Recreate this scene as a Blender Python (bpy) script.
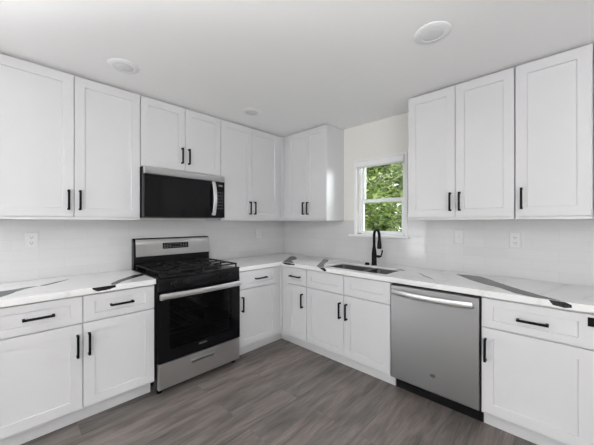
import bpy, bmesh, math, random
from mathutils import Vector, Matrix
R = math.radians
random.seed(7)
for o in list(bpy.data.objects): bpy.data.objects.remove(o)
SC = bpy.context.scene
COL = SC.collection

# ------------------------------------------------------------------ camera
cam_d = bpy.data.cameras.new('camera'); cam = bpy.data.objects.new('camera', cam_d); COL.objects.link(cam)
cam.location = (2.9377, -2.7855, 1.3502)
cam.rotation_euler = (R(90), 0, 0.764)
cam_d.sensor_fit = 'HORIZONTAL'; cam_d.sensor_width = 36; cam_d.lens = 281.63 / 594 * 36
cam_d.clip_start = 0.02; cam_d.clip_end = 200
SC.camera = cam
SC.view_settings.view_transform = 'Standard'; SC.view_settings.look = 'None'
SC.view_settings.exposure = -0.05; SC.view_settings.gamma = 1.0
SC.view_settings.use_curve_mapping = False

# ------------------------------------------------------------------ sky, sun, daylight, added fill
W = bpy.data.worlds.new('sky'); SC.world = W; W.use_nodes = True
wn = W.node_tree; wn.nodes.clear()
wo = wn.nodes.new('ShaderNodeOutputWorld'); bg = wn.nodes.new('ShaderNodeBackground')
bg.inputs['Color'].default_value = (0.93, 0.97, 1.0, 1); bg.inputs['Strength'].default_value = 2.4
wn.links.new(bg.outputs[0], wo.inputs[0])
sd = bpy.data.lights.new('sun', 'SUN'); sd.energy = 4.5; sd.angle = R(3); sd.color = (1.0, 0.97, 0.9)
so = bpy.data.objects.new('sun', sd); COL.objects.link(so); so.rotation_euler = (R(42), R(8), R(25)); so.location = (0, -8, 9)

def area(name, loc, rot, sx, sy, e, col=(1, 1, 1)):
    d = bpy.data.lights.new(name, 'AREA'); d.shape = 'RECTANGLE'; d.size = sx; d.size_y = sy; d.energy = e; d.color = col
    o = bpy.data.objects.new(name, d); COL.objects.link(o); o.location = loc; o.rotation_euler = rot
    return o
# area lamps outside the unseen openings; all but the glass door's are added fill
area('daylight_glass_door', (-0.30, -3.41, 0.85), (R(122), 0, R(-90)), .85, 1.8, 13, (0.98, 0.99, 1.0))
area('fill_left_window', (-0.35, -4.95, 1.1), (R(125), 0, R(-90)), 1.2, 1.5, 16, (0.98, 0.99, 1.0))
area('fill_rear_windows', (4.45, -6.50, 1.0), (R(128), 0, 0), 1.4, 1.5, 22, (1.0, 0.995, 0.99))
area('fill_side_window', (5.7, -4.5, 1.0), (R(125), 0, R(90)), 2.2, 1.5, 24, (1.0, 0.995, 0.99))
# unseen lamps added outside those openings, aimed up to brighten the ceiling
area('ceiling_fill_left', (-0.85, -4.95, 0.25), (R(150), 0, R(-90)), 1.3, 1.3, 245, (1, .98, 1))
area('ceiling_fill_door', (-0.75, -3.41, 0.05), (R(150), 0, R(-90)), .9, 1.2, 125, (1, .98, 1))
area('ceiling_fill_rear', (4.4, -6.95, 0.25), (R(150), 0, 0), 1.5, 1.3, 320, (1, .98, 1))
area('ceiling_fill_side', (6.05, -4.5, 0.25), (R(150), 0, R(90)), 2.2, 1.3, 250, (1, .98, 1))
# out-of-view lamp added to boost sky light through the sink window
k_ = area('sky_fill_sink_window', (2.7, 2.0, 2.55), (0, 0, 0), 1.3, 1.3, 120, (0.97, 0.99, 1.0))
k_.rotation_euler = (Vector((1.2, -.1, 1.65)) - k_.location).to_track_quat('-Z', 'Y').to_euler()

FILL_GLOW = 34.0  # glow of the added globe lamp behind the camera
# ------------------------------------------------------------------ materials
def mat(name, col, rough=0.5, metal=0.0, spec=0.5, coat=0.0):
    m = bpy.data.materials.new(name); m.use_nodes = True
    b = m.node_tree.nodes['Principled BSDF']
    b.inputs['Base Color'].default_value = (*col, 1); b.inputs['Roughness'].default_value = rough
    b.inputs['Metallic'].default_value = metal; b.inputs['Specular IOR Level'].default_value = spec
    b.inputs['Coat Weight'].default_value = coat
    return m
def nt(m): return m.node_tree, m.node_tree.nodes['Principled BSDF']
def noisy(name, col, col2, scale, rough, stretch=(1, 1, 1), bump=0.0, **k):
    m = mat(name, col, rough, **k); t, b = nt(m)
    tc = t.nodes.new('ShaderNodeTexCoord'); mp = t.nodes.new('ShaderNodeMapping'); mp.inputs['Scale'].default_value = stretch
    n = t.nodes.new('ShaderNodeTexNoise'); n.inputs['Scale'].default_value = scale; n.inputs['Detail'].default_value = 4
    cr = t.nodes.new('ShaderNodeValToRGB'); cr.color_ramp.elements[0].color = (*col, 1); cr.color_ramp.elements[1].color = (*col2, 1)
    cr.color_ramp.elements[0].position = .3; cr.color_ramp.elements[1].position = .7
    t.links.new(tc.outputs['Object'], mp.inputs[0]); t.links.new(mp.outputs[0], n.inputs['Vector'])
    t.links.new(n.outputs['Fac'], cr.inputs[0]); t.links.new(cr.outputs[0], b.inputs['Base Color'])
    if bump:
        bm_ = t.nodes.new('ShaderNodeBump'); bm_.inputs['Strength'].default_value = bump; bm_.inputs['Distance'].default_value = .002
        t.links.new(n.outputs['Fac'], bm_.inputs['Height']); t.links.new(bm_.outputs[0], b.inputs['Normal'])
    return m
M = {}
M['wall'] = noisy('wall_paint', (0.78, 0.77, 0.735), (0.79, 0.78, 0.745), 60, .75, bump=.05)
M['ceiling'] = noisy('ceiling_paint', (0.94, 0.94, 0.945), (0.95, 0.95, 0.955), 80, .8, bump=.05)
M['white'] = noisy('cabinet_paint', (0.665, 0.664, 0.678), (0.675, 0.674, 0.688), 8, .38)
M['trimwhite'] = mat('trim_paint', (0.84, 0.84, 0.85), .4)
M['vinyl'] = mat('window_vinyl', (0.86, 0.87, 0.88), .35)
M['black'] = mat('matte_black_metal', (0.004, 0.004, 0.0045), .45, spec=.15)
M['iron'] = noisy('cast_iron', (0.010, 0.010, 0.010), (0.022, 0.022, 0.022), 120, .6, bump=.15, spec=.2)
M['enamel'] = mat('black_enamel', (0.007, 0.007, 0.008), .25, spec=.25)
M['gloss'] = mat('black_glass', (0.004, 0.004, 0.005), .07, spec=.22)
M['plastic'] = mat('white_plastic', (0.68, 0.68, 0.68), .3)
M['slot'] = mat('dark_slot', (0.05, 0.05, 0.05), .6)
M['grey'] = mat('grey_print', (0.22, 0.22, 0.23), .4)
M['silverprint'] = mat('silver_print', (0.20, 0.20, 0.21), .4, .3)
M['lens'] = mat('frosted_lens', (0.78, 0.78, 0.79), .15)
M['veingrey'] = noisy('grey_vein', (0.030, 0.030, 0.032), (0.055, 0.055, 0.058), 12, .24)
M['veindark'] = noisy('dark_vein', (0.006, 0.006, 0.007), (0.02, 0.02, 0.022), 60, .25)
ROT = .25
def steel(name, col, rough, ax):
    m = mat(name, col, rough, 1.0); t, b = nt(m)
    tc = t.nodes.new('ShaderNodeTexCoord'); mp = t.nodes.new('ShaderNodeMapping'); mp.inputs['Scale'].default_value = ax
    n = t.nodes.new('ShaderNodeTexNoise'); n.inputs['Scale'].default_value = 3; n.inputs['Detail'].default_value = 3
    mr = t.nodes.new('ShaderNodeMapRange'); mr.inputs['To Min'].default_value = rough - .04; mr.inputs['To Max'].default_value = rough + .06
    t.links.new(tc.outputs['Object'], mp.inputs[0]); t.links.new(mp.outputs[0], n.inputs['Vector'])
    t.links.new(n.outputs['Fac'], mr.inputs[0]); t.links.new(mr.outputs[0], b.inputs['Roughness'])
    b.inputs['Anisotropic'].default_value = .8; b.inputs['Anisotropic Rotation'].default_value = ROT; tg = t.nodes.new('ShaderNodeTangent'); tg.direction_type = 'RADIAL'; tg.axis = 'Z'; t.links.new(tg.outputs[0], b.inputs['Tangent'])
    return m
M['steel'] = steel('brushed_steel', (0.62, 0.62, 0.63), .32, (1, 1, 120))
M['steelv'] = steel('brushed_steel_upright', (0.29, 0.29, 0.295), .36, (150, 150, 1))
M['steelh'] = mat('polished_steel', (0.72, 0.72, 0.73), .33, 1.0)
M['sinksteel'] = mat('sink_steel', (0.24, 0.24, 0.245), .4, 1.0)
def thin_glass(name, tint, refl):
    m = bpy.data.materials.new(name); m.use_nodes = True; t = m.node_tree; t.nodes.clear()
    o = t.nodes.new('ShaderNodeOutputMaterial'); a = t.nodes.new('ShaderNodeBsdfTransparent'); a.inputs[0].default_value = (*tint, 1)
    g = t.nodes.new('ShaderNodeBsdfGlossy'); g.inputs['Roughness'].default_value = .03
    f = t.nodes.new('ShaderNodeFresnel'); f.inputs[0].default_value = refl; x = t.nodes.new('ShaderNodeMixShader')
    t.links.new(f.outputs[0], x.inputs[0]); t.links.new(a.outputs[0], x.inputs[1]); t.links.new(g.outputs[0], x.inputs[2]); t.links.new(x.outputs[0], o.inputs[0])
    return m
M['glass'] = thin_glass('window_glass', (0.96, 0.98, 0.97), 1.3)
M['ovenglass'] = thin_glass('tinted_oven_glass', (0.22, 0.22, 0.225), 1.3)

# marble-look quartz
def quartz():
    m = mat('white_quartz', (0.82, 0.82, 0.82), .16); t, b = nt(m)
    tc = t.nodes.new('ShaderNodeTexCoord'); mp = t.nodes.new('ShaderNodeMapping'); mp.inputs['Rotation'].default_value = (0, 0, R(35)); mp.inputs['Scale'].default_value = (1, .35, 1)
    n = t.nodes.new('ShaderNodeTexNoise'); n.inputs['Scale'].default_value = 1.7; n.inputs['Detail'].default_value = 6; n.inputs['Distortion'].default_value = .6
    s1 = t.nodes.new('ShaderNodeMath'); s1.operation = 'SUBTRACT'; s1.inputs[1].default_value = .5
    s2 = t.nodes.new('ShaderNodeMath'); s2.operation = 'ABSOLUTE'
    cr = t.nodes.new('ShaderNodeValToRGB')
    e = cr.color_ramp.elements; e[0].position = 0; e[0].color = (.74, .74, .745, 1); e[1].position = .012; e[1].color = (.81, .81, .81, 1)
    x = cr.color_ramp.elements.new(.05); x.color = (.84, .84, .84, 1)
    L = t.links.new
    L(tc.outputs['Object'], mp.inputs[0]); L(mp.outputs[0], n.inputs['Vector']); L(n.outputs['Fac'], s1.inputs[0]); L(s1.outputs[0], s2.inputs[0]); L(s2.outputs[0], cr.inputs[0]); L(cr.outputs[0], b.inputs['Base Color'])
    return m
M['quartz'] = quartz()

def tiles(name, ux):   # ux: 'X' or 'Y' runs along the wall
    m = mat(name, (0.8, 0.8, 0.8), .06); t, b = nt(m); L = t.links.new
    tc = t.nodes.new('ShaderNodeTexCoord'); sp = t.nodes.new('ShaderNodeSeparateXYZ'); cb = t.nodes.new('ShaderNodeCombineXYZ')
    L(tc.outputs['Object'], sp.inputs[0]); L(sp.outputs[ux], cb.inputs['X'])
    sb = t.nodes.new('ShaderNodeMath'); sb.operation = 'SUBTRACT'; sb.inputs[1].default_value = .914
    L(sp.outputs['Z'], sb.inputs[0]); L(sb.outputs[0], cb.inputs['Y'])
    br = t.nodes.new('ShaderNodeTexBrick'); br.offset = .5
    for k, v in (('Scale', 1), ('Mortar Size', .0012), ('Mortar Smooth', .3), ('Brick Width', .305), ('Row Height', .0763), ('Bias', 0)): br.inputs[k].default_value = v
    br.inputs['Color1'].default_value = (.635, .635, .64, 1); br.inputs['Color2'].default_value = (.665, .665, .67, 1); br.inputs['Mortar'].default_value = (.58, .58, .58, 1)
    L(cb.outputs[0], br.inputs['Vector']); L(br.outputs['Color'], b.inputs['Base Color'])
    n = t.nodes.new('ShaderNodeTexNoise'); n.inputs['Scale'].default_value = 9; n.inputs['Detail'].default_value = 1; L(cb.outputs[0], n.inputs['Vector'])
    b1 = t.nodes.new('ShaderNodeBump'); b1.inputs['Strength'].default_value = .05; b1.inputs['Distance'].default_value = .01; L(n.outputs['Fac'], b1.inputs['Height'])
    iv = t.nodes.new('ShaderNodeMath'); iv.operation = 'SUBTRACT'; iv.inputs[0].default_value = 1; L(br.outputs['Fac'], iv.inputs[1])
    b2 = t.nodes.new('ShaderNodeBump'); b2.inputs['Strength'].default_value = .35; b2.inputs['Distance'].default_value = .001
    L(iv.outputs[0], b2.inputs['Height']); L(b1.outputs[0], b2.inputs['Normal']); L(b2.outputs[0], b.inputs['Normal'])
    return m
M['tile_l'] = tiles('glossy_white_subway_tile_side', 'Y'); M['tile_b'] = tiles('glossy_white_subway_tile_rear', 'X')

def planks():
    m = mat('grey_brown_vinyl_plank', (.2, .19, .18), .38); t, b = nt(m); L = t.links.new
    tc = t.nodes.new('ShaderNodeTexCoord'); sp = t.nodes.new('ShaderNodeSeparateXYZ'); cb = t.nodes.new('ShaderNodeCombineXYZ')
    L(tc.outputs['Object'], sp.inputs[0]); L(sp.outputs['Y'], cb.inputs['X']); L(sp.outputs['X'], cb.inputs['Y'])
    br = t.nodes.new('ShaderNodeTexBrick'); br.offset = .37; br.offset_frequency = 2
    for k, v in (('Scale', 1), ('Mortar Size', .0008), ('Mortar Smooth', .2), ('Brick Width', 1.22), ('Row Height', .18), ('Bias', 0)): br.inputs[k].default_value = v
    br.inputs['Color1'].default_value = (0, 0, 0, 1); br.inputs['Color2'].default_value = (1, 1, 1, 1); br.inputs['Mortar'].default_value = (.5, .5, .5, 1)
    L(cb.outputs[0], br.inputs['Vector'])
    # shift the grain per plank
    ad = t.nodes.new('ShaderNodeVectorMath'); ad.operation = 'MULTIPLY_ADD'; ad.inputs[1].default_value = (7.3, 3.1, 0)
    L(br.outputs['Color'], ad.inputs[0]); L(cb.outputs[0], ad.inputs[2])
    mp = t.nodes.new('ShaderNodeMapping'); mp.inputs['Scale'].default_value = (1.3, 8, 1); L(ad.outputs[0], mp.inputs[0])
    n = t.nodes.new('ShaderNodeTexNoise'); n.inputs['Scale'].default_value = 1.6; n.inputs['Detail'].default_value = 8; n.inputs['Roughness'].default_value = .62; n.inputs['Distortion'].default_value = .5
    L(mp.outputs[0], n.inputs['Vector'])
    mp2 = t.nodes.new('ShaderNodeMapping'); mp2.inputs['Scale'].default_value = (3, 70, 1); L(ad.outputs[0], mp2.inputs[0])
    n2 = t.nodes.new('ShaderNodeTexNoise'); n2.inputs['Scale'].default_value = 2; n2.inputs['Detail'].default_value = 4; L(mp2.outputs[0], n2.inputs['Vector'])
    cr = t.nodes.new('ShaderNodeValToRGB'); e = cr.color_ramp.elements
    e[0].position = .33; e[0].color = (.075, .066, .061, 1); e[1].position = .70; e[1].color = (.32, .283, .262, 1)
    x = e.new(.5); x.color = (.185, .164, .153, 1)
    mx = t.nodes.new('ShaderNodeMix'); mx.data_type = 'FLOAT'; mx.inputs[0].default_value = .3; L(n.outputs['Fac'], mx.inputs[2]); L(n2.outputs['Fac'], mx.inputs[3])
    L(mx.outputs[0], cr.inputs[0])
    # plank-to-plank tone, some slightly rosy
    cr2 = t.nodes.new('ShaderNodeValToRGB'); e2 = cr2.color_ramp.elements; e2[0].color = (.91, .93, .92, 1); e2[1].color = (1.12, 1.06, 1.045, 1)
    L(br.outputs['Color'], cr2.inputs[0])
    mu = t.nodes.new('ShaderNodeMix'); mu.data_type = 'RGBA'; mu.blend_type = 'MULTIPLY'; mu.inputs[0].default_value = 1; L(cr.outputs[0], mu.inputs[6]); L(cr2.outputs[0], mu.inputs[7])
    mm = t.nodes.new('ShaderNodeMix'); mm.data_type = 'RGBA'; L(br.outputs['Fac'], mm.inputs[0]); L(mu.outputs[2], mm.inputs[6]); mm.inputs[7].default_value = (.13, .12, .11, 1)
    L(mm.outputs[2], b.inputs['Base Color'])
    bp = t.nodes.new('ShaderNodeBump'); bp.inputs['Strength'].default_value = .15; bp.inputs['Distance'].default_value = .002; L(n2.outputs['Fac'], bp.inputs['Height']); L(bp.outputs[0], b.inputs['Normal'])
    return m
M['floor'] = planks()

def leafmat(name, c1, c2):
    m = mat(name, c1, .5); t, b = nt(m); L = t.links.new
    tc = t.nodes.new('ShaderNodeTexCoord'); n = t.nodes.new('ShaderNodeTexNoise'); n.inputs['Scale'].default_value = 2.2; n.inputs['Detail'].default_value = 5
    L(tc.outputs['Object'], n.inputs['Vector']); cr = t.nodes.new('ShaderNodeValToRGB'); e = cr.color_ramp.elements
    e[0].position = .35; e[0].color = (*c1, 1); e[1].position = .65; e[1].color = (*c2, 1); L(n.outputs['Fac'], cr.inputs[0]); L(cr.outputs[0], b.inputs['Base Color'])
    tr = t.nodes.new('ShaderNodeBsdfTranslucent'); L(cr.outputs[0], tr.inputs[0]); ms = t.nodes.new('ShaderNodeMixShader'); ms.inputs[0].default_value = .45
    o = [x for x in t.nodes if x.type == 'OUTPUT_MATERIAL'][0]; L(b.outputs[0], ms.inputs[1]); L(tr.outputs[0], ms.inputs[2]); L(ms.outputs[0], o.inputs[0])
    return m
M['leaf'] = leafmat('maple_leaves', (.07, .13, .035), (.52, .62, .24))
M['leaf2'] = leafmat('pale_leaves', (.12, .19, .07), (.66, .72, .42))
M['bark'] = noisy('bark', (.06, .05, .04), (.16, .14, .12), 14, .9, (1, 1, .2))
M['grass'] = noisy('grass_blades', (.06, .12, .03), (.16, .26, .07), 5, .9)

# ------------------------------------------------------------------ mesh helpers
class MB:
    def __init__(s): s.bm = bmesh.new()
    def face(s, pts, mi=0, smooth=False):
        f = s.bm.faces.new([s.bm.verts.new(p) for p in pts]); f.material_index = mi; f.smooth = smooth; return f
    def box(s, a, b, mi=0):
        x0, y0, z0 = [min(a[i], b[i]) for i in range(3)]; x1, y1, z1 = [max(a[i], b[i]) for i in range(3)]
        v = [s.bm.verts.new(p) for p in ((x0,y0,z0),(x1,y0,z0),(x1,y1,z0),(x0,y1,z0),(x0,y0,z1),(x1,y0,z1),(x1,y1,z1),(x0,y1,z1))]
        for q in ((0,3,2,1),(4,5,6,7),(0,1,5,4),(1,2,6,5),(2,3,7,6),(3,0,4,7)):
            f = s.bm.faces.new([v[i] for i in q]); f.material_index = mi
        return s
    def loft(s, rings, mi=0, cap0=True, cap1=True, smooth=False, closed=True):
        rr = [[s.bm.verts.new(p) for p in r] for r in rings]
        n = len(rr[0])
        for a, b in zip(rr, rr[1:]):
            for i in range(n if closed else n - 1):
                j = (i + 1) % n; f = s.bm.faces.new((a[i], a[j], b[j], b[i])); f.material_index = mi; f.smooth = smooth
        if cap0: f = s.bm.faces.new(rr[0][::-1]); f.material_index = mi
        if cap1: f = s.bm.faces.new(rr[-1]); f.material_index = mi
        return s
    def tube(s, pts, prof, mi=0, smooth=True, up=(0, 0, 1)):
        # prof: radius, or list of (a, b) offsets along side / up, or one profile per point
        pts = [Vector(p) for p in pts]; rings = []; side = None
        for i, p in enumerate(pts):
            d = (pts[min(i + 1, len(pts) - 1)] - pts[max(i - 1, 0)]).normalized()
            if side is None:
                u = Vector(up); u = u if abs(u.dot(d)) < .95 else Vector((1, 0, 0)); side = d.cross(u).normalized()
            else: side = (side - d * side.dot(d)).normalized()
            u = side.cross(d)
            pr = prof[i] if isinstance(prof, list) and isinstance(prof[0], (list, float)) else prof
            if isinstance(pr, (int, float)): pr = [(pr * math.cos(a * math.pi / 7), pr * math.sin(a * math.pi / 7)) for a in range(14)]
            rings.append([p + side * a + u * b for a, b in pr])
        return s.loft(rings, mi, smooth=smooth)
    def lathe(s, c, prof, n=28, axis='Z', mi=0, smooth=True):
        # prof: list of (r, h) along the axis from c
        c = Vector(c); rings = []
        for r, h in prof:
            ring = []
            for k in range(n):
                a = 2 * math.pi * k / n; q = (max(r, 1e-4) * math.cos(a), max(r, 1e-4) * math.sin(a))
                ring.append(c + Vector({'Z': (q[0], q[1], h), 'Y': (q[0], h, q[1]), 'X': (h, q[0], q[1])}[axis]))
            rings.append(ring)
        return s.loft(rings, mi, smooth=smooth)
    def build(s, name, m, parent=None, bevel=0, loc=None, sharp=True):
        bmesh.ops.recalc_face_normals(s.bm, faces=s.bm.faces)
        me = bpy.data.meshes.new(name); s.bm.to_mesh(me); s.bm.free()
        for x in (m if isinstance(m, (list, tuple)) else [m]): me.materials.append(x)
        o = bpy.data.objects.new(name, me); COL.objects.link(o)
        if parent: o.parent = parent
        if loc: o.location = loc
        if bevel:
            b = o.modifiers.new('bevel', 'BEVEL'); b.width = bevel; b.segments = 2; b.limit_method = 'ANGLE'; b.angle_limit = R(40)
        if sharp: 
            try: me.set_sharp_from_angle(angle=R(35))
            except Exception: pass
        return o
def rect(x0, x1, z0, z1, y): return [(x0, y, z0), (x1, y, z0), (x1, y, z1), (x0, y, z1)]
def rrect(x0, x1, y0, y1, z, r, n=5):
    out = []
    for cx, cy, a0 in ((x1 - r, y1 - r, 0), (x0 + r, y1 - r, 90), (x0 + r, y0 + r, 180), (x1 - r, y0 + r, 270)):
        for k in range(n + 1):
            a = R(a0 + 90 * k / n); out.append((cx + r * math.cos(a), cy + r * math.sin(a), z))
    return out
def tag(o, label=None, cat=None, group=None, kind=None):
    if label: o['label'] = label
    if cat: o['category'] = cat
    if group: o['group'] = group
    if kind: o['kind'] = kind
    return o
def empty(name, loc, rz=0, **k):
    o = bpy.data.objects.new(name, None); o.empty_display_size = .1; COL.objects.link(o); o.location = loc; o.rotation_euler = (0, 0, rz)
    return tag(o, **k)
def struct(mb, name, m, label, **k):
    return tag(mb.build(name, m, **k), label, None, None, 'structure')

# ------------------------------------------------------------------ the room
CH = 2.445; XR = 5.2; YB = -6.0
b = MB(); b.box((-.12, YB - .12, -.1), (XR + .12, .12, 0)); struct(b, 'floor', M['floor'], 'grey brown wood look plank floor')
b = MB(); b.box((-.12, YB - .12, CH), (XR + .12, .12, CH + .1)); struct(b, 'ceiling', M['ceiling'], 'flat white ceiling')
def wall_with_holes(name, m, axis, pos, thick, u0, u1, holes, label):
    us = sorted({u0, u1, *[h[0] for h in holes], *[h[1] for h in holes]}); zs = sorted({0, CH, *[h[2] for h in holes], *[h[3] for h in holes]})
    b = MB(); cell = lambda i, j: 0 <= i < len(us) - 1 and 0 <= j < len(zs) - 1 and not any(h[0] <= (us[i] + us[i+1]) / 2 <= h[1] and h[2] <= (zs[j] + zs[j+1]) / 2 <= h[3] for h in holes)
    P = (lambda u, w, z: (u, w, z)) if axis == 'X' else (lambda u, w, z: (w, u, z))
    for i in range(len(us) - 1):
        for j in range(len(zs) - 1):
            if not cell(i, j): continue
            a, c, e, g = us[i], us[i+1], zs[j], zs[j+1]; p, q = pos, pos + thick
            b.face([P(a,p,e), P(c,p,e), P(c,p,g), P(a,p,g)]); b.face([P(a,q,e), P(c,q,e), P(c,q,g), P(a,q,g)])
            if not cell(i-1, j): b.face([P(a,p,e), P(a,q,e), P(a,q,g), P(a,p,g)])
            if not cell(i+1, j): b.face([P(c,p,e), P(c,q,e), P(c,q,g), P(c,p,g)])
            if not cell(i, j-1): b.face([P(a,p,e), P(c,p,e), P(c,q,e), P(a,q,e)])
            if not cell(i, j+1): b.face([P(a,p,g), P(c,p,g), P(c,q,g), P(a,q,g)])
    bmesh.ops.remove_doubles(b.bm, verts=b.bm.verts, dist=1e-5)
    return struct(b, name, m, label)
WX0, WX1, WZ0, WZ1 = 1.21, 1.766, 1.215, 2.035
wall_with_holes('wall_back', M['wall'], 'X', 0, .12, -.12, XR + .12, [(WX0, WX1, WZ0, WZ1)], 'warm off white painted wall with the sink window')
wall_with_holes('wall_left', M['wall'], 'Y', -.12, .12, YB, 0, [(-3.87, -2.95, 0, 2.08), (-5.6, -4.3, .5, 2.1)], 'painted wall behind the stove')
wall_with_holes('wall_rear', M['wall'], 'X', YB - .12, .12, -.12, XR + .12, [(.30, .62, .3, 2.1), (3.75, 5.1, .5, 2.1)], 'painted wall behind the camera')
wall_with_holes('wall_right', M['wall'], 'Y', XR, .12, YB, 0, [(-5.6, -3.4, .5, 2.1)], 'painted wall right of the camera')
# backsplash tile
b = MB(); t = .008
for a, c, e, g in ((0.008, WX0 - .03, .914, 1.374), (WX0 - .03, WX1 + .03, .914, WZ0 - .022), (WX1 + .03, 3.65, .914, 1.374)):
    b.box((a, -t, e), (c, -.0001, g))
struct(b, 'trim_1', M['tile_b'], 'glossy white subway tile backsplash on the window wall')
b = MB(); b.box((.0001, -2.90, .914), (t, -.008, 1.374)); struct(b, 'trim_2', M['tile_l'], 'glossy white subway tile backsplash behind the stove')

# kitchen window
w = empty('window_1', ((WX0 + WX1) / 2, 0, WZ0), 0); tag(w, 'white double hung window over the sink', kind='structure'); wx, wz = w.location.x, w.location.z
def wl(mb, name, m, bevel=.002):
    for v in mb.bm.verts: v.co.x -= wx; v.co.z -= wz
    return mb.build(name, m, w, bevel)
b = MB()
fr = .035
for a, c in (((WX0, .045, WZ0), (WX0 + fr, .115, WZ1)), ((WX1 - fr, .045, WZ0), (WX1, .115, WZ1)), ((WX0, .045, WZ0), (WX1, .115, WZ0 + .022)), ((WX0, .045, WZ1 - fr), (WX1, .115, WZ1))): b.box(a, c)
wl(b, 'window_frame', M['vinyl'])
def sash(name, y, z0, z1, rb, rt):
    b = MB(); x0, x1 = WX0 + fr - .004, WX1 - fr + .004; s = .026
    for a, c in (((x0, y, z0), (x0 + s, y + .028, z1)), ((x1 - s, y, z0), (x1, y + .028, z1)), ((x0 + s, y, z0), (x1 - s, y + .028, z0 + rb)), ((x0 + s, y, z1 - rt), (x1 - s, y + .028, z1))): b.box(a, c)
    o = wl(b, name, M['vinyl']); g = MB(); g.face(rect(x0 + s, x1 - s, z0 + rb, z1 - rt, y + .014)); 
    for v in g.bm.verts: v.co.x -= wx; v.co.z -= wz
    g.build('pane', M['glass'], o)
sash('sash', .052, WZ0 + .012, 1.612, .03, .035); sash('sash', .082, 1.572, WZ1 - .02, .04, .035)
b = MB()
b.box((WX0 - .029, -.012, WZ0), (WX0, 0, WZ1 + .016)); b.box((WX1, -.012, WZ0), (WX1 + .029, 0, WZ1 + .016)); b.box((WX0, -.012, WZ1), (WX1, 0, WZ1 + .016))
wl(b, 'casing', M['trimwhite'])
b = MB(); b.box((WX0 - .075, -.055, WZ0 - .022), (WX1 + .055, -.008, WZ0)); b.box((WX0 + .001, -.008, WZ0 - .0005), (WX1 - .001, .045, WZ0 + .003)); wl(b, 'window_sill', M['trimwhite'], .003)
b = MB(); b.loft([[(x, y, z) for y, z in ((-.018, 1.968), (.03, 1.962), (.03, 2.033), (-.018, 2.033), (-.026, 2.02), (-.026, 1.975))] for x in (WX0 + .002, WX1 - .004)])
wl(b, 'blind_valance', M['trimwhite'])

# glazed openings behind the camera; the large windows are unseen, added for light
def glazing(n, axis, pos, u0, u1, z0, z1, cols, label, door=False):
    P = (lambda u, w_, z: (u, w_, z)) if axis == 'X' else (lambda u, w_, z: (w_, u, z))
    b = MB(); f = .05; 
    b.box(P(u0, pos - .03, z1 - f), P(u1, pos + .03, z1)); b.box(P(u0, pos - .03, z0), P(u1, pos + .03, z0 + f))
    for k in range(cols + 1):
        u = u0 + (u1 - u0) * k / cols; a = min(max(u - f / 2, u0), u1 - f); b.box(P(a, pos - .03, z0 + f), P(a + f, pos + .03, z1 - f))
    o = struct(b, ('door_' if door else 'window_') + str(n), M['vinyl'], label)
    for k in range(cols):
        g = MB(); a = u0 + (u1 - u0) * k / cols + f / 2; c = u0 + (u1 - u0) * (k + 1) / cols - f / 2
        g.face([P(a, pos, z0 + f), P(c, pos, z0 + f), P(c, pos, z1 - f), P(a, pos, z1 - f)]); g.build('pane', M['glass'], o)
glazing(1, 'Y', -.06, -3.87, -2.95, 0, 2.08, 1, 'white framed glass door in the left wall', True)
glazing(5, 'Y', -.06, -5.6, -4.3, .5, 2.1, 2, 'window added for light in the left wall beyond the glass door')
glazing(2, 'X', YB - .06, .30, .62, .3, 2.1, 1, 'narrow tall window in the wall behind the camera')
glazing(3, 'X', YB - .06, 3.75, 5.1, .5, 2.1, 2, 'wide window added for light in the wall behind the camera')
glazing(4, 'Y', XR + .06, -5.6, -3.4, .5, 2.1, 2, 'wide window added for light in the wall right of the camera')

# ------------------------------------------------------------------ cabinets
def pull(parent, p, vertical, L=.146, name='handle'):
    # square bar pull on two posts; p = centre on the door face (y = face), front is -y
    x, y, z = p; b = MB(); h = .0066; y1 = y - .030; e = L / 2
    if vertical:
        b.box((x - h, y1 - h, z - e), (x + h, y1 + h, z + e))
        for s in (-1, 1): b.box((x - h, y1, z + s * (e - h) - h), (x + h, y + .0005, z + s * (e - h) + h))
    else:
        b.box((x - e, y1 - h, z - h), (x + e, y1 + h, z + h))
        for s in (-1, 1): b.box((x + s * (e - h) - h, y1, z - h), (x + s * (e - h) + h, y + .0005, z + h))
    return b.build(name, M['black'], parent, .0015)
def shaker(name, parent, x0, x1, z0, z1, yf, fw=.062, fwz=None):
    # yf = plane the door sits on, front face at yf-.019
    fwz = fwz or fw; f = yf - .019; b = MB()
    b.loft([rect(x0, x1, z0, z1, yf), rect(x0, x1, z0, z1, f + .0012), rect(x0 + .0012, x1 - .0012, z0 + .0012, z1 - .0012, f),
            rect(x0 + fw, x1 - fw, z0 + fwz, z1 - fwz, f), rect(x0 + fw + .0025, x1 - fw - .0025, z0 + fwz + .0025, z1 - fwz - .0025, f + .008)])
    return b.build(name, M['white'], parent)
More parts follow.
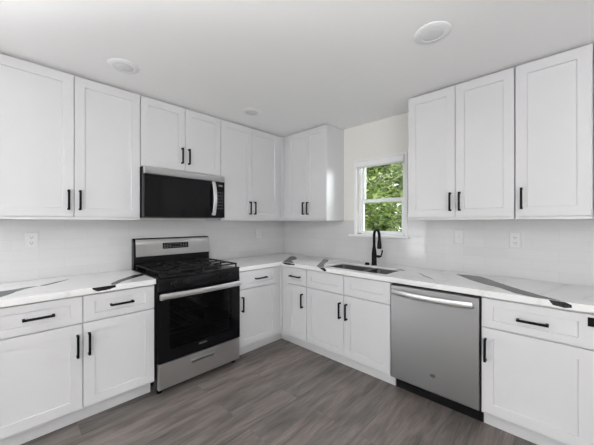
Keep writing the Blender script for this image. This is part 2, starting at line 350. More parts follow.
def cabinet(name, loc, rz, Wd, z0, z1, D, fronts, label, cat='cabinet', toe=0, group=None, rail=False, ends=(0, 0)):
    r = empty(name, (loc[0], loc[1], z0 if z0 > .5 else 0), rz, label=label, cat=cat, group=group); zb = r.location.z
    b = MB(); g = .0008
    if name == 'sink_cabinet':
        for q0, q1 in (((g, -D, toe), (.018, -.001, z1)), ((Wd - .018, -D, toe), (Wd - g, -.001, z1)), ((.018, -D, toe), (Wd - .018, -.001, toe + .018)), ((.018, -.012, toe), (Wd - .018, -.001, z1)),
                       ((.018, -D, toe + .018), (Wd - .018, -D + .018, .69)), ((.018, -D, .69), (Wd - .018, -D + .018, z1)), ((g, -D + .07, .001), (Wd - g, -.02, toe + .001))): b.box(q0, q1)
    elif toe:
        b.box((g, -D, toe - zb), (Wd - g, -.001, z1 - zb)); b.box((g + ends[0], -D + .07, .001), (Wd - g - ends[1], -.02, toe - zb + .001))
    else:
        b.box((g, -D, 0), (Wd - g, -.001, z1 - zb))
    b.build('body', M['white'], r, .001)
    if rail:
        q = MB(); q.box((g, -D - .019, 0), (Wd - g, -D - .0002, .018)); q.build('bottom_rail', M['white'], r, .001)
    for k, x0, x1, a, c, hd in fronts:
        fwz = .045 if k == 'drawer' else .062
        d = shaker(k, r, x0, x1, a - zb, c - zb, -D - .0005, .062, fwz)
        if hd:
            hx, hz, ver = hd; pull(d, (hx, -D - .0195, hz - zb), ver)
    return r
BL = R(90)
UD = .312; BD = .611; UZ0, UZ1 = 1.372, 2.438
dz0, dz1 = 1.393, 2.424
HU = 1.514   # centre height of upper pulls
def two(Wd, a, c, hz, mid=None, g=.002, off=.033, x0=0, x1=None):
    x1 = x1 or Wd; mid = mid or (x0 + x1) / 2
    return [('door', x0 + g, mid - g, a, c, (mid - off, hz, True)), ('door', mid + g, x1 - g, a, c, (mid + off, hz, True))]
# left wall uppers (local x runs towards the corner)
cabinet('upper_cabinet', (0, -2.872, 0), BL, .889, UZ0, UZ1, UD, two(.889, dz0, dz1, HU, mid=.447), 'white tall double door wall cabinet at the far left, left of the microwave', 'wall cabinet', rail=True)
cabinet('upper_cabinet', (0, -1.981, 0), BL, .766, 1.826, UZ1, UD, two(.766, 1.834, dz1, 1.973, mid=.387), 'short white double door wall cabinet directly above the microwave', 'wall cabinet')
cabinet('upper_cabinet', (0, -1.213, 0), BL, .880, UZ0, UZ1, UD, two(.880, dz0, dz1, HU, mid=.402, x1=.815), 'white tall double door wall cabinet between the microwave and the corner', 'wall cabinet', rail=True)
# back wall uppers
c = cabinet('upper_cabinet', (.334, 0, 0), 0, .704, UZ0, UZ1, UD, two(.704, dz0, dz1, HU, mid=.400, x0=.085), 'white double door wall cabinet in the corner, left of the window', 'wall cabinet', rail=True)
cabinet('upper_cabinet', (1.934, 0, 0), 0, .742, UZ0, UZ1, UD, two(.742, dz0, dz1, HU, mid=.371), 'white double door wall cabinet just right of the window', 'wall cabinet', rail=True)
cabinet('upper_cabinet', (2.678, 0, 0), 0, .376, UZ0, UZ1, UD, [('door', .003, .368, dz0, dz1, (.036, HU, True))], 'white single door wall cabinet at the right photo edge', 'wall cabinet', rail=True)
cabinet('upper_cabinet', (3.075, 0, 0), 0, .55, UZ0, UZ1, UD - .02, two(.55, dz0, dz1, HU), 'white wall cabinet beyond the right photo edge', 'wall cabinet', rail=True)
b = MB(); b.box((.3125, -.3345, 0), (.3335, -.3125, UZ1 - UZ0))
tag(b.build('corner_filler', M['white'], None, .001, loc=(0, 0, UZ0)), 'narrow white filler strip joining the wall cabinets in the corner', 'filler strip')
b = MB(); b.box((.6115, -.6305, .109), (.6300, -.6118, .873)); b.box((.5415, -.541, .001), (.640, -.52, .107)); b.box((.52, -.632, .001), (.5412, -.52, .107))
tag(b.build('corner_filler', M['white'], None, 0), 'white filler strip joining the base cabinets in the corner', 'filler strip')
# base cabinets
BZ = .873; DZ0, DZ1, OZ0, OZ1 = .692, .864, .125, .682; HB = .545; HD = .777
cabinet('base_cabinet', (0, -2.868, 0), BL, .896, 0, BZ, BD,
        [('drawer', .003, .445, DZ0, DZ1, (.232, HD, False)), ('drawer', .450, .893, DZ0, DZ1, (.672, HD, False)),
         ('door', .003, .445, OZ0, OZ1, (.418, HB, True)), ('door', .450, .893, OZ0, OZ1, (.480, HB, True))],
        'white two drawer two door base cabinet left of the stove', 'base cabinet', toe=.108, ends=(0, .0))
cabinet('base_cabinet', (0, -1.205, 0), BL, .590, 0, BZ, BD,
        [('drawer', .006, .510, DZ0, DZ1, (.276, HD, False)), ('door', .006, .510, OZ0, OZ1, (.045, HB, True))],
        'white single drawer single door base cabinet right of the stove', 'base cabinet', toe=.108)
cabinet('base_cabinet', (.630, 0, 0), 0, .376, 0, BZ, BD,
        [('drawer', .100, .372, DZ0, DZ1, (.222, HD, False)), ('door', .100, .372, OZ0, OZ1, (.325, HB - .008, True))],
        'narrow white drawer and door base cabinet in the corner left of the sink', 'base cabinet', toe=.108)
cabinet('sink_cabinet', (1.008, 0, 0), 0, .908, 0, BZ, BD,
        [('false_drawer', .003, .454, DZ0, DZ1, None), ('false_drawer', .459, .905, DZ0, DZ1, None),
         ('door', .003, .454, OZ0, OZ1, (.420, HB - .005, True)), ('door', .459, .905, OZ0, OZ1, (.491, HB - .005, True))],
        'white base cabinet with two plain false drawer fronts under the sink', 'base cabinet', toe=.108)
cabinet('base_cabinet', (2.533, 0, 0), 0, .520, 0, BZ, BD,
        [('drawer', .004, .512, DZ0 - .012, DZ1 - .004, (.258, HD - .012, False)), ('door', .004, .512, OZ0, OZ1 - .012, (.026, HB - .012, True))],
        'white drawer and door base cabinet right of the dishwasher', 'base cabinet', toe=.108)
cabinet('base_cabinet', (3.055, 0, 0), 0, .55, 0, BZ, BD, [('drawer', .003, .547, DZ0, DZ1, (.275, HD, False))] + two(.55, OZ0, OZ1, HB), 'white base cabinet beyond the right photo edge', 'base cabinet', toe=.108)
b = MB(); b.box((-.022, -.006, -.024), (.022, 0, .024)); o = b.build('black_plate', M['black'], None, .0015, loc=(3.040, -.6312, .823))  # stand-in plate for a dark item only partly in view
tag(o, 'small black rectangular plate on the white cabinet face at the right photo edge', 'outlet plate')

# ------------------------------------------------------------------ worktops
def slab(name, cells_x, cells_y, inside, label, veins, evs):
    b = MB(); zt, zb = .914, .874; xs, ys = sorted(cells_x), sorted(cells_y)
    c = lambda i, j: 0 <= i < len(xs) - 1 and 0 <= j < len(ys) - 1 and inside((xs[i] + xs[i+1]) / 2, (ys[j] + ys[j+1]) / 2)
    def zb_(i, j): return .894 if (1.10 < (xs[i] + xs[i+1]) / 2 < 1.90 and -.60 < (ys[j] + ys[j+1]) / 2 < -.12) else .874
    for i in range(len(xs) - 1):
        for j in range(len(ys) - 1):
            if not c(i, j): continue
            x0, x1, y0, y1 = xs[i], xs[i+1], ys[j], ys[j+1]; zb = zb_(i, j)
            for z in (zt, zb): b.face([(x0,y0,z),(x1,y0,z),(x1,y1,z),(x0,y1,z)])
            for di, dj, (p, q) in ((-1, 0, ((x0,y0),(x0,y1))), (1, 0, ((x1,y0),(x1,y1))), (0, -1, ((x0,y0),(x1,y0))), (0, 1, ((x0,y1),(x1,y1)))):
                top = zt if not c(i+di, j+dj) else zb_(i+di, j+dj)
                if top > zb: b.face([(*p, zb), (*q, zb), (*q, top), (*p, top)])
    bmesh.ops.remove_doubles(b.bm, verts=b.bm.verts, dist=1e-5)
    o = struct_ = b.build(name, M['quartz'], None, .003)
    tag(o, label, 'worktop')
    def ragged(p, amp, n):
        out = []
        for k in range(len(p)):
            a, c_ = Vector(p[k]), Vector(p[(k + 1) % len(p)]); L = (c_ - a).length; m_ = max(1, int(L / n))
            for q in range(m_): out.append(a.lerp(c_, q / m_) + Vector((random.uniform(-amp, amp), random.uniform(-amp, amp))))
        return out
    for mi, poly in veins:
        v = MB(); v.face([(p.x, p.y, zt + .0004) for p in ragged(poly, .003, .03)]); bmesh.ops.triangulate(v.bm, faces=v.bm.faces)
        v.build('vein', M['veindark' if mi else 'veingrey'], o, sharp=False)['label'] = 'near black stone vein' if mi else 'bold grey stone vein'
    for ax, pos, poly in evs:
        v = MB(); v.face([((pos, p.x, min(p.y, zt - .001)) if ax == 'Y' else (p.x, pos, min(p.y, zt - .001))) for p in ragged(poly, .0015, .012)]); bmesh.ops.triangulate(v.bm, faces=v.bm.faces)
        v.build('vein', M['veindark'], o, sharp=False)['label'] = 'black vein patch on the front edge'
    return o
V1 = [(.318, -2.898), (.330, -2.86), (.352, -2.80), (.345, -2.762), (.335, -2.723), (.312, -2.682), (.316, -2.641), (.325, -2.616), (.340, -2.643), (.371, -2.684), (.429, -2.725), (.507, -2.763), (.556, -2.798), (.60, -2.88), (.61, -2.898)]
V1b = [(.325, -2.616), (.299, -2.598), (.283, -2.57), (.244, -2.529), (.215, -2.493), (.165, -2.428), (.250, -2.497), (.287, -2.524), (.335, -2.58)]
V2 = [(.648, -2.262), (.574, -2.249), (.470, -2.169), (.425, -2.114), (.363, -2.063), (.345, -2.021), (.31, -1.969), (.40, -1.969), (.427, -2.000), (.51, -2.103), (.563, -2.175), (.648, -2.235)]
slab('worktop', [.009, .65], [-2.90, -1.968], lambda x, y: True, 'white quartz worktop with bold dark veins left of the stove',
     [(0, V1), (0, V1b), (1, V2)], [('Y', .6504, [(-2.375, .915), (-2.24, .916), (-2.236, .896), (-2.296, .884), (-2.342, .886), (-2.369, .900)])])
SX0, SX1, SY0, SY1 = 1.17, 1.84, -.556, -.215
V3 = [(.40, -.28), (.36, -.20), (.42, -.19), (.60, -.34), (.645, -.42), (.66, -.50), (.80, -.60), (.80, -.648), (.68, -.648), (.612, -.57), (.56, -.50), (.50, -.40)]
V4 = [(1.154, -.648), (1.06, -.50), (.93, -.28), (.845, -.15), (.915, -.15), (.99, -.24), (1.08, -.42), (1.21, -.60), (1.25, -.648)]
V5 = [(2.259, -.135), (2.36, -.117), (2.438, -.122), (2.52, -.215), (2.59, -.309), (2.718, -.455), (2.822, -.560), (2.905, -.630), (2.925, -.648), (2.85, -.648), (2.800, -.648), (2.710, -.600), (2.612, -.492), (2.503, -.418), (2.409, -.325), (2.315, -.215)]
V6 = [(1.99, -.273), (2.050, -.333), (2.106, -.405), (2.183, -.484), (2.264, -.607), (2.176, -.490), (2.100, -.420), (2.04, -.343)]
V7 = [(1.775, -.25), (1.83, -.222), (1.885, -.255), (1.86, -.278)]
slab('worktop', [.009, .65, 1.10, SX0, SX1, 1.90, 3.60], [-1.207, -.65, -.60, SY0, SY1, -.12, -.009],
     lambda x, y: (x < .65 or y > -.65) and not (SX0 < x < SX1 and SY0 < y < SY1),
     'white quartz corner worktop holding the sink and running over the dishwasher',
     [(0, V3), (0, V4), (0, V5), (0, V6), (0, V7)],
     [('X', -.6504, [(.665, .911), (.78, .913), (.862, .911), (.854, .897), (.752, .890), (.688, .895)]),
      ('X', -.6504, [(1.175, .914), (1.261, .914), (1.285, .886), (1.256, .880), (1.215, .900)]),
      ('X', -.6504, [(2.862, .914), (2.93, .914), (2.957, .902), (2.958, .887), (2.925, .881), (2.882, .888)])])

# ------------------------------------------------------------------ sink
s = empty('kitchen_sink', ((SX0 + SX1) / 2, (SY0 + SY1) / 2, .69), label='stainless double bowl undermount sink below the window', cat='sink')
sx, sy, sz = s.location
def bowl(x0, x1, depth):
    b = MB(); y0, y1 = SY0 - .006, SY1 + .006; zt = .8935 - sz
    T = lambda ring: [(p[0] - sx, p[1] - sy, p[2]) for p in ring]
    b.loft([T(rrect(x0 - .012, x1 + .012, y0 - .014, y1 + .014, zt, .05)), T(rrect(x0, x1, y0, y1, zt, .04)), T(rrect(x0 + .004, x1 - .004, y0 + .004, y1 - .004, zt - depth + .03, .04)),
            T(rrect(x0 + .03, x1 - .03, y0 + .03, y1 - .03, zt - depth, .03))], cap0=False, smooth=True)
    b.loft([T(rrect(x0 - .012, x1 + .012, y0 - .014, y1 + .014, zt - .001, .05)), T(rrect(x0 - .004, x1 + .004, y0 - .004, y1 + .004, zt - .004, .04)), T(rrect(x0 + .002, x1 - .002, y0, y1, zt - depth - .003, .04))], cap0=False)
    o = b.build('bowl', M['sinksteel'], s)
    d = MB(); d.lathe(((x0 + x1) / 2 - sx, (y0 + y1) / 2 - sy, zt - depth + .0005), [(.045, 0), (.045, .003), (.034, .003), (.03, -.001), (0, -.001)]); d.build('drain', M['steelh'], o)
bowl(SX0 - .002, 1.545, .18); bowl(1.575, SX1 + .002, .165)

# faucet
f = empty('faucet', (1.512, -.155, .9145), label='matte black pull down gooseneck faucet behind the sink', cat='faucet')
b = MB(); b.lathe((0, 0, 0), [(0, 0), (.029, 0), (.029, .006), (.0255, .012), (.0245, .12), (.019, .165), (.0145, .19), (.0145, .20), (0, .20)]); b.build('base', M['black'], f)
dr = Vector((.80, -.60, 0)); Rr = .058; H0 = .305
pts = [Vector((0, 0, .19)), Vector((0, 0, .25)), Vector((0, 0, H0))]
for k in range(1, 12): a = math.pi * k / 12; pts.append(dr * (Rr - Rr * math.cos(a)) + Vector((0, 0, H0 + Rr * math.sin(a))))
pts.append(dr * (2 * Rr) + Vector((0, 0, H0))); pts.append(dr * (2 * Rr + .002) + Vector((0, 0, H0 - .04)))
b = MB(); b.tube(pts, .0135); b.build('spout', M['black'], f)
b = MB(); e = dr * (2 * Rr + .002); b.lathe((e.x, e.y, H0 - .128), [(0, 0), (.019, 0), (.0225, .008), (.021, .04), (.0175, .07), (.0135, .098), (0, .098)]); b.build('spray_head', M['black'], f)
b = MB(); b.lathe((0, 0, .092), [(0, 0), (.014, 0), (.014, .060), (0, .064)], axis='X')
b.tube([(.050, 0, .092), (.074, 0, .096), (.086, -.004, .12), (.093, -.006, .158)], [.0125, .010, .0065, .007]); b.build('lever', M['black'], f)
b = MB(); b.lathe((0, 0, 0), [(0, 0), (.024, 0), (.025, .004), (.022, .018), (.012, .024), (0, .025)])
tag(b.build('air_switch_button', M['black'], None, loc=(1.450, -.185, .9142)), 'small round black button on the worktop left of the faucet', 'button')

# ------------------------------------------------------------------ dishwasher
DW = .603; d = empty('dishwasher', (1.922, 0, 0), label='stainless steel dishwasher with a bowed bar handle right of the sink', cat='dishwasher')
b = MB(); b.box((.006, -.60, .10), (DW - .002, -.03, .866)); b.box((.002, -.618, .852), (DW + .004, -.60, .872)); b.box((.0, -.615, .125), (.008, -.60, .872)); b.box((DW - .004, -.615, .125), (DW + .006, -.60, .872)); b.build('body', M['enamel'], d, .002)
b = MB()
pr = [(-.600, .128), (-.652, .128), (-.658, .134), (-.658, .845), (-.652, .858), (-.600, .860)]
b.loft([[(x, y, z) for y, z in pr] for x in (.008, DW + .003)]); dd = b.build('door', M['steelv'], d, .002)
b = MB(); n = 16; pts = []
for k in range(n + 1):
    t_ = k / n; x = .030 + (DW - .060) * t_; bow = 1 - (2 * t_ - 1) ** 2; pts.append((x, -.682 - .030 * bow, .812 - .004 * bow))
b.tube(pts, [(-.008, -.020), (.008, -.020), (.012, -.009), (.012, .009), (.008, .020), (-.008, .020)], smooth=False)
for x in (.036, DW - .036): b.box((x - .010, -.690, .797), (x + .010, -.6575, .825))
b.build('handle', M['steelh'], dd, .002)
b = MB(); b.lathe((.322, -.6584, .252), [(0, 0), (.018, 0), (.018, -.0012), (0, -.0012)], axis='Y')
for v in b.bm.verts: v.co.z = .252 + (v.co.z - .252) * .72
b.tube([(.322 + .021 * math.cos(a), -.6588, .255 + .008 * math.sin(a) + .006 * math.cos(a)) for a in [math.pi * k / 12 for k in range(-4, 17)]], .0009)
M['emb'] = mat('dark_grey_badge', (.11, .11, .115), .4, .5); q = b.build('emblem', M['emb'], dd); q['label'] = 'dark oval emblem'
b = MB()
for k in range(7): b.box((.296 + k * .006, -.6589, .843), (.2995 + k * .006, -.658, .8475))
b.build('marking', M['grey'], dd)
b = MB(); b.box((.0, -.545, .002), (DW + .006, -.53, .120)); b.build('toe_kick', M['enamel'], d, .002)

# ------------------------------------------------------------------ stove
SW = .752; st = empty('gas_stove', (0, -1.963, 0), BL, label='black and stainless freestanding gas stove between the left wall base cabinets', cat='stove')
b = MB(); iy0, iy1 = -.63, -.10
# body as a shell round the oven cavity
b.box((0.002, -.632, .04), (.05, -.03, .906)); b.box((SW - .05, -.632, .04), (SW - .002, -.03, .906)); b.box((.05, -.632, .04), (SW - .05, -.03, .27)); b.box((.05, -.632, .76), (SW - .05, -.03, .906)); b.box((.05, -.08, .27), (SW - .05, -.03, .76))
b.build('body', M['enamel'], st, .002)
M['rack'] = mat('dull_rack_wire', (.22, .22, .22), .4, 1.0); M['cavity'] = noisy('oven_enamel', (.10, .10, .105), (.16, .16, .165), 30, .35)
b = MB()
for q in ([(.06,-.63,.28),(SW-.06,-.63,.28),(SW-.06,-.09,.28),(.06,-.09,.28)], [(.06,-.63,.75),(SW-.06,-.63,.75),(SW-.06,-.09,.75),(.06,-.09,.75)], [(.06,-.63,.28),(.06,-.09,.28),(.06,-.09,.75),(.06,-.63,.75)], [(SW-.06,-.63,.28),(SW-.06,-.09,.28),(SW-.06,-.09,.75),(SW-.06,-.63,.75)], [(.06,-.09,.28),(SW-.06,-.09,.28),(SW-.06,-.09,.75),(.06,-.09,.75)]): b.face(q)
b.build('oven_interior', M['cavity'], st)
for z in (.44, .60):
    b = MB(); b.box((.065, -.61, z), (SW - .065, -.603, z + .008)); b.box((.065, -.12, z), (SW - .065, -.113, z + .008))
    for k in range(13): x = .075 + k * (SW - .15) / 12; b.box((x - .0015, -.605, z + .002), (x + .0015, -.115, z + .005))
    b.build('oven_rack', M['rack'], st)
b = MB(); b.loft([[(x, y, z) for y, z in ((-.03, .906), (-.66, .906), (-.668, .912), (-.664, .922), (-.645, .926), (-.60, .918), (-.08, .918), (-.03, .922))] for x in (.0, SW)]); b.build('cooktop', M['enamel'], st, .002)
for bx, by in ((.19, -.50), (SW - .19, -.50), (.19, -.22), (SW - .19, -.22)):
    b = MB(); b.lathe((bx, by, .9185), [(0, 0), (.055, 0), (.05, .008), (.038, .010), (.038, .016), (.034, .020), (0, .021)]); q = b.build('burner', M['iron'], st)
    b = MB(); b.lathe((bx, by, .9188), [(.056, 0), (.066, 0), (.064, .004), (.057, .004)]); b.build('burner_ring', M['iron'], q)
for gx0, gx1 in ((.018, SW / 2 - .004), (SW / 2 + .004, SW - .018)):
    b = MB(); y0, y1, z = -.645, -.085, .950; w_ = .007; cx = (gx0 + gx1) / 2; cy = (y0 + y1) / 2
    bar = lambda a, c: b.box(a, c)
    bar((gx0, y0, z), (gx1, y0 + .013, z + .012)); bar((gx0, y1 - .013, z), (gx1, y1, z + .012)); bar((gx0, y0, z), (gx0 + .013, y1, z + .012)); bar((gx1 - .013, y0, z), (gx1, y1, z + .012))
    bar((gx0, cy - w_, z), (gx1, cy + w_, z + .012))
    for by in (-.50, -.22):
        bar((cx - w_, by - .135 if by < -.4 else by - .13, z), (cx + w_, by - .03, z + .014)); bar((cx - w_, by + .03, z), (cx + w_, by + .135, z + .014))
        bar((gx0, by - w_, z), (cx - .03, by + w_, z + .014)); bar((cx + .03, by - w_, z), (gx1, by + w_, z + .014))
    for x in (gx0 + .007, gx1 - .007):
        for y in (y0 + .007, cy, y1 - .007): bar((x - .006, y - .006, .919), (x + .006, y + .006, z + .002))
    b.build('grate', M['iron'], st, .002)
b = MB(); b.loft([[(x, y, z) for y, z in ((-.630, .803), (-.668, .803), (-.672, .810), (-.664, .905), (-.630, .905))] for x in (.004, SW - .004)]); cp = b.build('control_panel', M['enamel'], st, .002)
for kx in (.122, .222, .541, .640):
    b = MB(); b.lathe((kx, -.669, .862), [(0, 0), (.026, 0), (.026, -.004), (.021, -.007), (.019, -.026), (.017, -.030), (0, -.030)], axis='Y'); b.box((kx - .004, -.703, .845), (kx + .004, -.695, .879)); b.build('knob', M['enamel'], st, .001)
# oven door with window opening
b = MB(); x0, x1, z0, z1 = .004, SW - .004, .256, .800; wx0, wx1, wz0, wz1 = .085, SW - .095, .345, .735
for a, c_ in (((x0, -.674, z0), (wx0, -.634, z1)), ((wx1, -.674, z0), (x1, -.634, z1)), ((wx0, -.674, z0), (wx1, -.634, wz0)), ((wx0, -.674, wz1), (wx1, -.634, z1))): b.box(a, c_)
bmesh.ops.remove_doubles(b.bm, verts=b.bm.verts, dist=1e-5)
od = b.build('oven_door', M['gloss'], st)
b = MB(); b.face(rect(wx0, wx1, wz0, wz1, -.6735)); b.build('door_window', M['ovenglass'], od)
b = MB(); pts = []
for k in range(17):
    t_ = k / 16; bow = 1 - (2 * t_ - 1) ** 2; pts.append((.010 + (SW - .02) * t_, -.700 - .022 * bow, .778))
b.tube(pts, [(-.008, -.022), (.006, -.022), (.009, -.014), (.009, .014), (.006, .022), (-.008, .022)], smooth=False)
for x in (.022, SW - .022): b.box((x - .012, -.705, .752), (x + .012, -.6735, .790))
b.build('handle', M['steelh'], od, .002)
b = MB(); X0 = .335
for k, (w_, h_) in enumerate(((.009, .012), (.004, .012), (.004, .010), (.005, .009), (.005, .011), (.004, .012), (.006, .009), (.006, .009), (.004, .012))):
    b.box((X0, -.6748, .312), (X0 + w_, -.6738, .312 + h_)); X0 += w_ + .003
for v in b.bm.verts: pass
b.tube([(.368 + .034 * math.cos(a), -.6748, .322 + .009 * math.sin(a)) for a in [math.pi * k / 14 for k in range(-3, 15)]], .0005)
q = b.build('logo', M['silverprint'], od); q['label'] = 'small silver script logo'
# drawer with recessed grip
b = MB(); x0, x1, z0, z1 = .005, SW - .005, .050, .246; gx0, gx1, gz0, gz1 = .270, .475, .176, .206
b.loft([rect(x0, x1, z0, z1, -.634), rect(x0, x1, z0, z1, -.670), rect(x0 + .004, x1 - .004, z0 + .004, z1 - .004, -.674), rect(gx0, gx1, gz0, gz1, -.674), rect(gx0 + .004, gx1 - .004, gz0 + .004, gz1 - .002, -.655)])
M['steeld'] = steel('brushed_drawer_steel', (.56, .56, .565), .32, (1, 1, 120)); dw_ = b.build('drawer', M['steeld'], st)
b = MB(); b.loft([[(x, y, z) for y, z in ((-.6735, .190), (-.680, .192), (-.681, .206), (-.6735, .210))] for x in (gx0 - .004, gx1 + .004)]); b.build('drawer_grip', M['steel'], dw_, .001)
for x in (.035, SW - .035):
    for y in (-.60, -.10): b = MB(); b.lathe((x, y, .0005), [(0, 0), (.020, 0), (.020, .012), (.012, .016), (.012, .045), (0, .045)]); b.build('foot', M['black'], st)
# backguard
b = MB(); b.loft([[(x, y, z) for y, z in ((-.012, .90), (-.075, .90), (-.075, 1.03), (-.060, 1.185), (-.050, 1.200), (-.012, 1.200))] for x in (.004, SW + .006)]); bgd = b.build('backguard', M['enamel'], st, .003)
b = MB(); b.loft([[(x, y, z) for y, z in ((-.072, 1.030), (-.082, 1.031), (-.066, 1.186), (-.056, 1.192))] for x in (.024, SW + .001)]); b.build('steel_panel', M['steelh'] if 0 else M['steel'], bgd, .0015)
b = MB(); yy = lambda z: -.0835 + (z - 1.031) * .103
b.loft([[(x, yy(z) + k, z) for k, z in ((.004, 1.092), (0, 1.092), (0, 1.150), (.004, 1.150))] for x in (.262, .520)]); dp = b.build('display', M['gloss'], bgd)
b = MB()
for r_ in range(3):
    for k in range(9):
        if r_ == 1 and 3 <= k <= 5: continue
        z = 1.103 + r_ * .017; x = .274 + k * .027; b.box((x, yy(z) - .0006, z), (x + .014, yy(z) + .002, z + .005))
b.build('key_print', M['grey'], dp)

# ------------------------------------------------------------------ microwave
mw = empty('microwave', (0, -1.980, 1.392), BL, label='black and stainless over the range microwave with curved steel handle', cat='microwave'); MW = .764
b = MB(); b.loft([[(x, y, z) for y, z in ((-.012, 0), (-.33, -.0), (-.375, .004), (-.385, .012), (-.385, .432), (-.012, .432))] for x in (.002, MW - .002)]); b.build('body', M['enamel'], mw, .002)
b = MB(); b.loft([[(x, y, z) for y, z in ((-.386, .368), (-.412, .368), (-.416, .374), (-.416, .424), (-.410, .431), (-.386, .431))] for x in (.003, MW - .003)]); b.build('top_vent_strip', M['steel'], mw, .0015)
b = MB(); b.loft([rect(.003, .655, .006, .366, -.386), rect(.003, .655, .006, .366, -.412), rect(.0045, .6535, .0075, .3645, -.416), rect(.030, .600, .045, .350, -.416), rect(.031, .599, .046, .349, -.4145)]); md = b.build('door', M['gloss'], mw)
b = MB(); pts = []
for k in range(15): t_ = k / 14; bow = 1 - (2 * t_ - 1) ** 2; pts.append((.626, -.432 - .034 * bow, .030 + .330 * t_))
b.tube(pts, [(-.016, -.006), (.016, -.006), (.019, 0), (.014, .008), (-.014, .008), (-.019, 0)], smooth=False)
for z in (.042, .348): b.box((.614, -.440, z - .010), (.638, -.4155, z + .010))
b.build('handle', M['steelh'], md, .002)
b = MB(); b.loft([rect(.657, MW - .003, .006, .366, -.386), rect(.657, MW - .003, .006, .366, -.412), rect(.660, MW - .006, .009, .363, -.416)]); cp = b.build('control_panel', M['gloss'], mw)
b = MB(); b.box((.690, -.4168, .318), (.735, -.4158, .336)); b.build('clock_display', M['grey'], cp)
for r_ in range(6):
    for k in range(3): b = MB(); b.box((.682 + k * .024, -.4166, .095 + r_ * .032), (.692 + k * .024, -.4158, .101 + r_ * .032)); b.build('key', M['grey'], cp)

# ------------------------------------------------------------------ outlets
def outlet(x, y, z, rz, label, kind='duplex'):
    r = empty('wall_outlet' if kind == 'duplex' else 'light_switch', (x, y, z), rz, label=label, cat='outlet' if kind == 'duplex' else 'switch')
    b = MB(); w_, h_ = .037, .060
    b.loft([rect(-w_, w_, -h_, h_, 0), rect(-w_, w_, -h_, h_, -.003), rect(-w_ + .003, w_ - .003, -h_ + .003, h_ - .003, -.006)]); pl = b.build('cover_plate', M['plastic'], r)
    if kind == 'duplex':
        for s_ in (-1, 1):
            b = MB(); b.lathe((0, -.0058, s_ * .021), [(0, 0), (.016, 0), (.015, -.003), (0, -.003)], axis='Y'); q = b.build('socket', M['plastic'], r)
            b = MB()
            for x_ in (-.0065, .0065): b.box((x_ - .0015, -.0096, s_ * .021 - .002), (x_ + .0015, -.0085, s_ * .021 + .007))
            b.lathe((0, -.0086, s_ * .021 - .008), [(0, 0), (.0028, 0), (.0028, -.001), (0, -.001)], n=10, axis='Y'); b.build('slots', M['slot'], q)
    else:
        b = MB(); b.loft([rect(-.008, .008, -.014, .014, -.0055), rect(-.008, .008, -.014, .014, -.007), rect(-.006, .006, -.012, .012, -.0075)]); b.box((-.004, -.016, -.002), (.004, -.007, .008)); b.build('toggle', M['plastic'], r, .001)
outlet(.0085, -2.636, 1.215, BL, 'white duplex outlet on the tile left of the stove')
outlet(.0085, -.455, 1.205, BL, 'white duplex outlet on the tile right of the stove, near the corner')
outlet(2.254, -.0085, 1.221, 0, 'white single toggle switch on the tile above the dishwasher', 'switch')
outlet(2.645, -.0085, 1.210, 0, 'white duplex outlet on the tile above the long dark vein on the right')

# ------------------------------------------------------------------ ceiling lights
for (x, y), lb in (((.70, -2.20), 'round white flush ceiling light above the left cabinets, leftmost of three'),
                   ((.69, -1.09), 'round white flush ceiling light nearest the corner cabinets'),
                   ((2.376, -1.072), 'round white flush ceiling light above the right cabinets, largest of three')):
    r = empty('ceiling_light', (x, y, CH), label=lb, cat='ceiling light')
    b = MB(); b.lathe((0, 0, 0), [(0, -.0005), (.098, -.0005), (.097, -.004), (.088, -.009), (.064, -.011), (.060, -.008), (0, -.008)], n=40); b.build('trim_ring', M['vinyl'], r)
    b = MB(); b.lathe((0, 0, 0), [(0, -.0082), (.0595, -.0082), (.055, -.0105), (.035, -.013), (0, -.0135)], n=36); b.build('lens', M['lens'], r)

# globe lamp added unseen behind the camera so light falls off towards the corner
pl = empty('fill_lamp', (4.35, -3.75, CH), label='round globe lamp added unseen behind the camera for fill light', cat='fill lamp')
b = MB(); b.lathe((0, 0, 0), [(0, -.0005), (.06, -.0005), (.06, -.02), (0, -.022)]); b.tube([(0, 0, -.02), (0, 0, -.36)], .005); b.lathe((0, 0, -.38), [(0, .03), (.03, .03), (.03, 0), (0, 0)]); b.build('stem', M['black'], pl)
M['globe'] = mat('fill_globe_glow', (.9, .9, .9), .3); gb = M['globe'].node_tree.nodes['Principled BSDF']; gb.inputs['Emission Color'].default_value = (1, .975, .985, 1); gb.inputs['Emission Strength'].default_value = FILL_GLOW
b = MB(); b.lathe((0, 0, -.53), [(max(.001, .15 * math.sin(math.pi * k / 16)), .15 * math.cos(math.pi * k / 16)) for k in range(17)], n=32); b.build('fill_globe', M['globe'], pl)

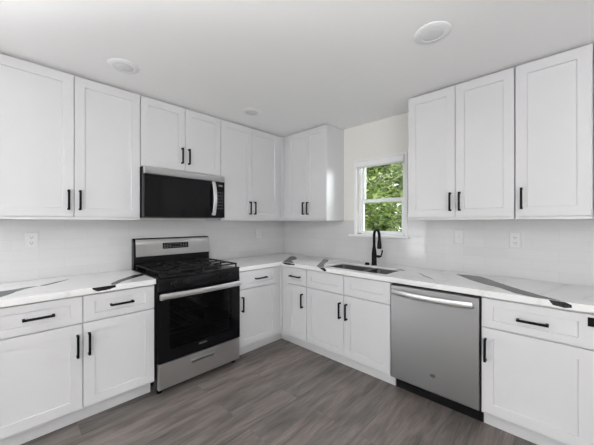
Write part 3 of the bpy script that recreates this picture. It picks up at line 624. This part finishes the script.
# ------------------------------------------------------------------ outdoors beyond the sink window
b = MB(); b.box((-25, .14, -.5), (25, 30, -.4)); struct(b, 'lawn', M['grass'], 'green lawn outside the sink window')
def tree(x, y, h, cr, n, ls, lm, label, trunk=.14, low=.8):
    r = empty('garden_tree', (x, y, -.4), label=label, cat='tree', group=None)
    b = MB(); b.tube([(0, 0, 0), (.05, .03, h * .3), (-.04, .06, h * .6), (0, 0, h * .85)], [trunk, trunk * .8, trunk * .5, trunk * .2])
    for k in range(7):
        a = random.uniform(0, 6.28); z = h * random.uniform(.3, .7); L_ = cr * random.uniform(.6, .9)
        b.tube([(0, 0, z), (L_ * .5 * math.cos(a), L_ * .5 * math.sin(a), z + .3), (L_ * math.cos(a), L_ * math.sin(a), z + .8)], [trunk * .35, trunk * .22, trunk * .08])
    b.build('trunk', M['bark'], r)
    b = MB()
    cl = []
    while len(cl) < 70:
        q = Vector((random.gauss(0, cr * .5), random.gauss(0, cr * .5), random.uniform(low, h)))
        if Vector((q.x, q.y)).length < cr: cl.append(q)
    for _ in range(n):
        c_ = random.choice(cl); ls_ = ls; p = c_ + Vector((random.gauss(0, .30), random.gauss(0, .30), random.gauss(0, .20)))
        u = Vector((random.uniform(-1, 1), random.uniform(-1, 1), random.uniform(-.5, .5))).normalized(); v = u.cross(Vector((random.uniform(-.5, .5), random.uniform(-.5, .5), 1))).normalized(); L_ = ls * random.uniform(.8, 1.6)
        b.face([p - u * L_, p - u * L_ * .3 + v * L_ * .5, p + u * L_, p - u * L_ * .3 - v * L_ * .5])
    o = b.build('foliage', lm, r, sharp=False)
tree(-1.8, 4.4, 5.0, 1.3, 6000, .07, M['leaf'], 'leafy green tree nearest the sink window')
tree(-4.4, 7.0, 6.0, 1.3, 4500, .09, M['leaf2'], 'pale green tree seen through the left of the sink window')
tree(-.6, 8.0, 6.5, 1.2, 5500, .11, M['leaf2'], 'pale green tree behind the nearest one, to the right')
tree(-4.9, 11.4, 7.5, 1.6, 6000, .15, M['leaf'], 'tall green tree farther behind in the middle of the window')
tree(-9.6, 13.2, 8, 1.7, 6000, .2, M['leaf'], 'broad green tree farthest left outside the window')
tree(-2.6, 16.4, 9, 1.9, 5500, .19, M['leaf2'], 'tall pale tree farthest away outside the window')
tree(-8.6, 21.0, 8, 2.2, 5500, .22, M['leaf'], 'wide dark green tree at the far end of the lawn', low=.3)
tree(-15.5, 20.0, 9, 2.4, 5000, .24, M['leaf2'], 'wide pale tree at the far left end of the lawn', low=.3)
